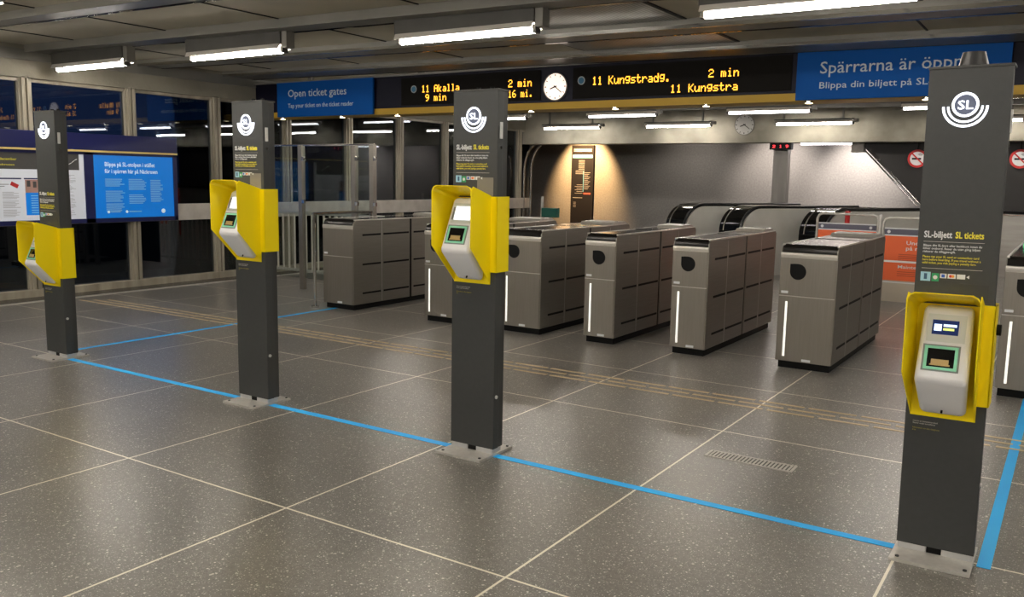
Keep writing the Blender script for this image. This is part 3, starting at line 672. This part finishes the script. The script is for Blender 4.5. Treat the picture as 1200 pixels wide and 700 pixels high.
# ================================================================== FAR AREA
round_clock('wall_clock', 'round grey wall clock with black hands on the far concrete beam', -.14, 13.63, 2.565, .18, mat('clock_grey', (.55, .55, .52), .6))
t = thing('line_map', 'tall dark line map poster with pale blue band on the far grey wall', 'poster', (-4.83, 15.965, .45))
MB().box(-.30, .30, -.02, .033, 0, 1.86, .006).build('panel', mat('map_dark', (.010, .009, .010), .7, spec=.1), t)
MB().box(-.27, .27, -.024, -.02, 1.555, 1.63).build('blue_band', mat('map_blue', (.10, .26, .36), .6, spec=.1), t)
mt = mat('map_text', (.26, .24, .23), .6, spec=.1)
b = MB()
for z in (1.76, 1.72): b.box(-.24, .25, -.024, -.02, z - .012, z + .012)
for i in range(10): b.box(-.10 if i < 7 else -.18, .06, -.024, -.02, 1.50 - i * .035 - .009, 1.50 - i * .035)
for i in range(12): b.box(.06, .22 - (i % 3) * .03, -.024, -.02, 1.21 - i * .035 - .009, 1.21 - i * .035)
for i in range(6): b.box(-.14 - (i % 2) * .05, .02, -.024, -.02, .92 - i * .04 - .009, .92 - i * .04)
for i in range(4): b.box(-.22, -.15, -.024, -.02, .5 - i * .035 - .009, .5 - i * .035)
b.box(-.24, .02, -.024, -.02, .60, .612)
b.build('map_text', mt, t)
MB().box(.03, .045, -.024, -.02, .75, 1.25).build('map_line', mat('map_blue', (.10, .26, .36), .6, spec=.1), t)
MB().box(.05, .24, -.025, -.02, .69, .73).build('map_mark', mat('map_red', (.35, .06, .04), .6), t)
# warm spotlight over the map
for nm, loc, rot, e, col, size in (('poster_spot', (-4.75, 15.1, 2.75), (math.radians(41), 0, 0), 1000, (1, .60, .26), 1.25),
                                   ('shaft_spot', (-.1, 15.0, 2.19), (math.radians(62), 0, 0), 110, (1, .88, .80), 1.9),
                                   ('shaft_spot', (1.55, 15.0, 2.19), (math.radians(62), 0, 0), 190, (1, .89, .82), 1.7),
                                   ('shaft_spot', (-1.9, 14.9, 2.19), (math.radians(62), 0, 0), 25, (1, .90, .80), 2.2)):
    ld = bpy.data.lights.new(nm, 'SPOT'); ld.energy = e; ld.color = col; ld.spot_size = size; ld.spot_blend = .7; ld.shadow_soft_size = .05
    lo = bpy.data.objects.new(nm, ld); COL.objects.link(lo); lo.location = loc; lo.rotation_euler = rot
t = thing('led_sign', 'small black sign with red lit characters at the top of the steel pillar', 'sign', (.5, 13.75, 2.11))
MB().box(-.18, .22, -.03, .1, 0, .12, .004).build('casing', black, t)
led('2 1 9', -.12, .17, .035, .05, redled, -.033, t)
b = MB(); b.box(-.02, .02, .02, .06, .12, .126); b.build('hanger', black, t)
tag(MB().box(1.72, 1.93, 13.98, 14.2, 2.07, 2.238, .01).build('junction_box', noisy('box_steel', (.3, .28, .25), (.36, .34, .31), (9, 9, 9), .45, .6)), 'grey steel box at the top of the black sloping stair edge', 'box')
t = thing('sloping_rail', 'pair of shiny sloping tubes along the black stair edge beyond the beam', 'rail', (1.93, 14.04, 2.1))
for dx, dz in ((.02, 0), (.10, 0)): MB().tube([(dx, 0, 0), (dx + .92, 0, -.96)], .014, 8).build('tube', chrome, t)
b = MB()
for f_ in (.15, .85): b.box(.92 * f_, .92 * f_ + .14, -.01, .03, -.96 * f_ - .02, -.96 * f_)
b.build('bracket', runner_m, t)
def no_smoking(x, label):
    t = thing('no_smoking_sign', label, 'sign', (x, 14.02, 1.96), 0, 'round no smoking signs'); 
    MB().disc(0, 0, .15, -.015, 0).build('disc', text_white, t)
    b = MB(); b.arc(0, 0, .118, .155, 0, 360, -.02, 0); b.build('red_ring', redp, t)
    MB().box(-.085, .06, -.019, -.015, -.018, .012).build('cigarette', black, t)
    b = MB()
    for i in range(3): b.arc(.045, .045, .012 + i * .014, .018 + i * .014, 20, 150, -.019, -.015, 8)
    b.build('smoke', black, t)
    MB().obox(Vector((0, -.021, 0)), Vector((.085, 0, -.085)), Vector((.008, 0, .008)), Vector((0, .0012, 0))).build('red_bar', redp, t)
    b = MB(); b.box(-.01, .01, 0, .04, .1, .28); b.build('bracket', black, t)
    return t
no_smoking(2.82, 'round red and white no smoking sign half hidden left of the nearest post')
no_smoking(4.37, 'round red and white no smoking sign at the right edge past the nearest post')
# tubes curving round the window corner
for i, (x0, nm) in enumerate(((-5.0, 'outer'), (-4.82, 'inner'))):
    pts = [(x0, 13.6, 0), (x0, 13.6, 1.65)] + [(x0 + .32 * (1 - math.cos(a)), 13.6, 1.65 + .58 * math.sin(a)) for a in [math.radians(v) for v in (15, 30, 45, 60, 75)]]
    tag(MB().tube(pts, .022, 10).build('corner_tube', chrome, None, True), ['bright steel tube curving up the window corner, the left one of two', 'bright steel tube curving up beside the grey wall, the right one of two'][i], 'pipe')
t = thing('emergency_box', 'small dark green box on a grey stand behind the gates before the grey wall', 'box', (-3.36, 12.0, 0))
MB().box(-.17, .17, -.06, .06, .755, .935, .01).build('casing', greenp, t)
MB().tube([(0, 0, 0), (0, 0, .757)], .03, 10).build('stand', steel, t)
MB().tube([(-.22, .05, 0), (-.22, .05, 1.15)], .028, 10).build('pole', steel_plate, t)
# escalator balustrades
def escalator(x, y, label, w=.52, ln=2.6):
    t = thing('escalator_balustrade', label, 'escalator', (x, y, 0), math.radians(-30), 'rounded escalator balustrades')
    H = 1.12; R = .42
    def pf(ins):
        r = R - ins * .6; pts = [(ins, 0), (ins, H - ins - r)]
        pts += [(ins + r - r * math.cos(a), H - ins - r + r * math.sin(a)) for a in [math.radians(v) for v in range(10, 91, 8)]]
        pts += [(ln, H - ins), (ln, 0)]; return pts
    MB().prism(pf(.0), 0, w - .03, 'x').build('handrail_casing', blackgloss, t, True)
    MB().prism(pf(.035), w - .035, w, 'x').build('side_panel', noisy('escalator_steel', (.74, .73, .65), (.86, .85, .78), (2, 2, 2), .34, .25), t, True)
    b = MB(); q = pf(.0)[1:-1]; b.tube([(w - .015, a_, z_) for a_, z_ in q], .02, 8); b.build('handrail', mat('handrail_rubber', (.012, .012, .012), .3), t, True)
    b = MB(); q = pf(.03)[1:-1]; b.tube([(w * .2, a_ - .03, z_ + .03) for a_, z_ in q], .008, 6); b.build('trim_tube', steel, t, True)
    return t
escalator(-.72, 11.45, 'leftmost rounded black and steel escalator end behind the gates')
escalator(.33, 11.2, 'middle rounded black and steel escalator end, left of the steel pillar foot')
escalator(1.62, 11.2, 'rightmost rounded escalator end, directly behind the orange barriers')
# orange barriers
def barrier(x, y, w, label, rz=0, words=False):
    t = thing('barrier', label, 'barrier', (x, y, 0), rz, 'orange barriers in front of the escalators')
    H = 1.09
    b = MB(); r = .07
    pts = [(0, 0, .0), (0, 0, H - r), (r * .3, 0, H - r * .3), (r, 0, H), (w - r, 0, H), (w - r * .3, 0, H - r * .3), (w, 0, H - r), (w, 0, 0)]
    b.tube(pts, .017, 10); b.build('frame', steel_plate, t, True)
    MB().box(.02, w - .02, -.012, .012, .88, .95).build('grey_band', mat('band_grey', (.10, .10, .14), .5), t)
    b = MB(); b.box(.02, w - .02, -.013, .013, .95, .965); b.box(.02, w - .02, -.013, .013, .865, .88); b.build('band_edge', text_white, t)
    for xx in (.07, w - .09): MB().tube([(xx, -.015, .915), (xx, -.012, .915)], .02, 12).build('rivet', text_white, t)
    MB().box(.02, w - .02, -.012, .012, .30, .865).build('orange_panel', orange, t)
    MB().box(.02, w - .02, -.010, .010, .03, .30).build('base_panel', mat('base_beige', (.50, .45, .37), .5), t)
    MB().box(.02, w - .02, -.013, .013, .27, .285).build('base_edge', text_white, t)
    if words:
        text('Underhållsarbete\npå rulltrappan', .22, -.0125, .76, .05, text_white, t, 'panel_text', .60, bold=.01).location.x += .06
        MB().box(.03, w - .04, -.014, -.012, .53, .555).build('panel_text', text_white, t)
        text('Maintenance work', .2, -.0125, .46, .04, text_white, t, 'panel_text', .6, bold=.01)
        b = MB()
        for i in range(4): b.box(.2, .75 - .05 * (i % 2), -.013, -.012, .64 - i * .025 - .008, .64 - i * .025); 
        for i in range(3): b.box(.2, .75 - .05 * (i % 2), -.013, -.012, .42 - i * .025 - .008, .42 - i * .025)
        b.build('panel_text', mat('orange_dark', (.45, .07, .02), .5), t)
    return t
barrier(2.20, 9.95, .80, 'orange barrier behind the wide gate, the left one')
barrier(3.20, 9.20, 1.0, 'orange barrier with white printed lines, just left of the nearest post', 0, True)
t = barrier(3.03, 9.93, .70, 'short orange barrier linking the left and right orange barriers', math.radians(-80))
tag(MB().prism([(2.50 + .035 * math.cos(a), 10.4 + .035 * math.sin(a)) for a in [i * math.pi / 6 for i in range(12)]], .0, 1.12, 'z').build('marker_post', redp), 'small red and white marker post behind the left orange barrier', 'post')
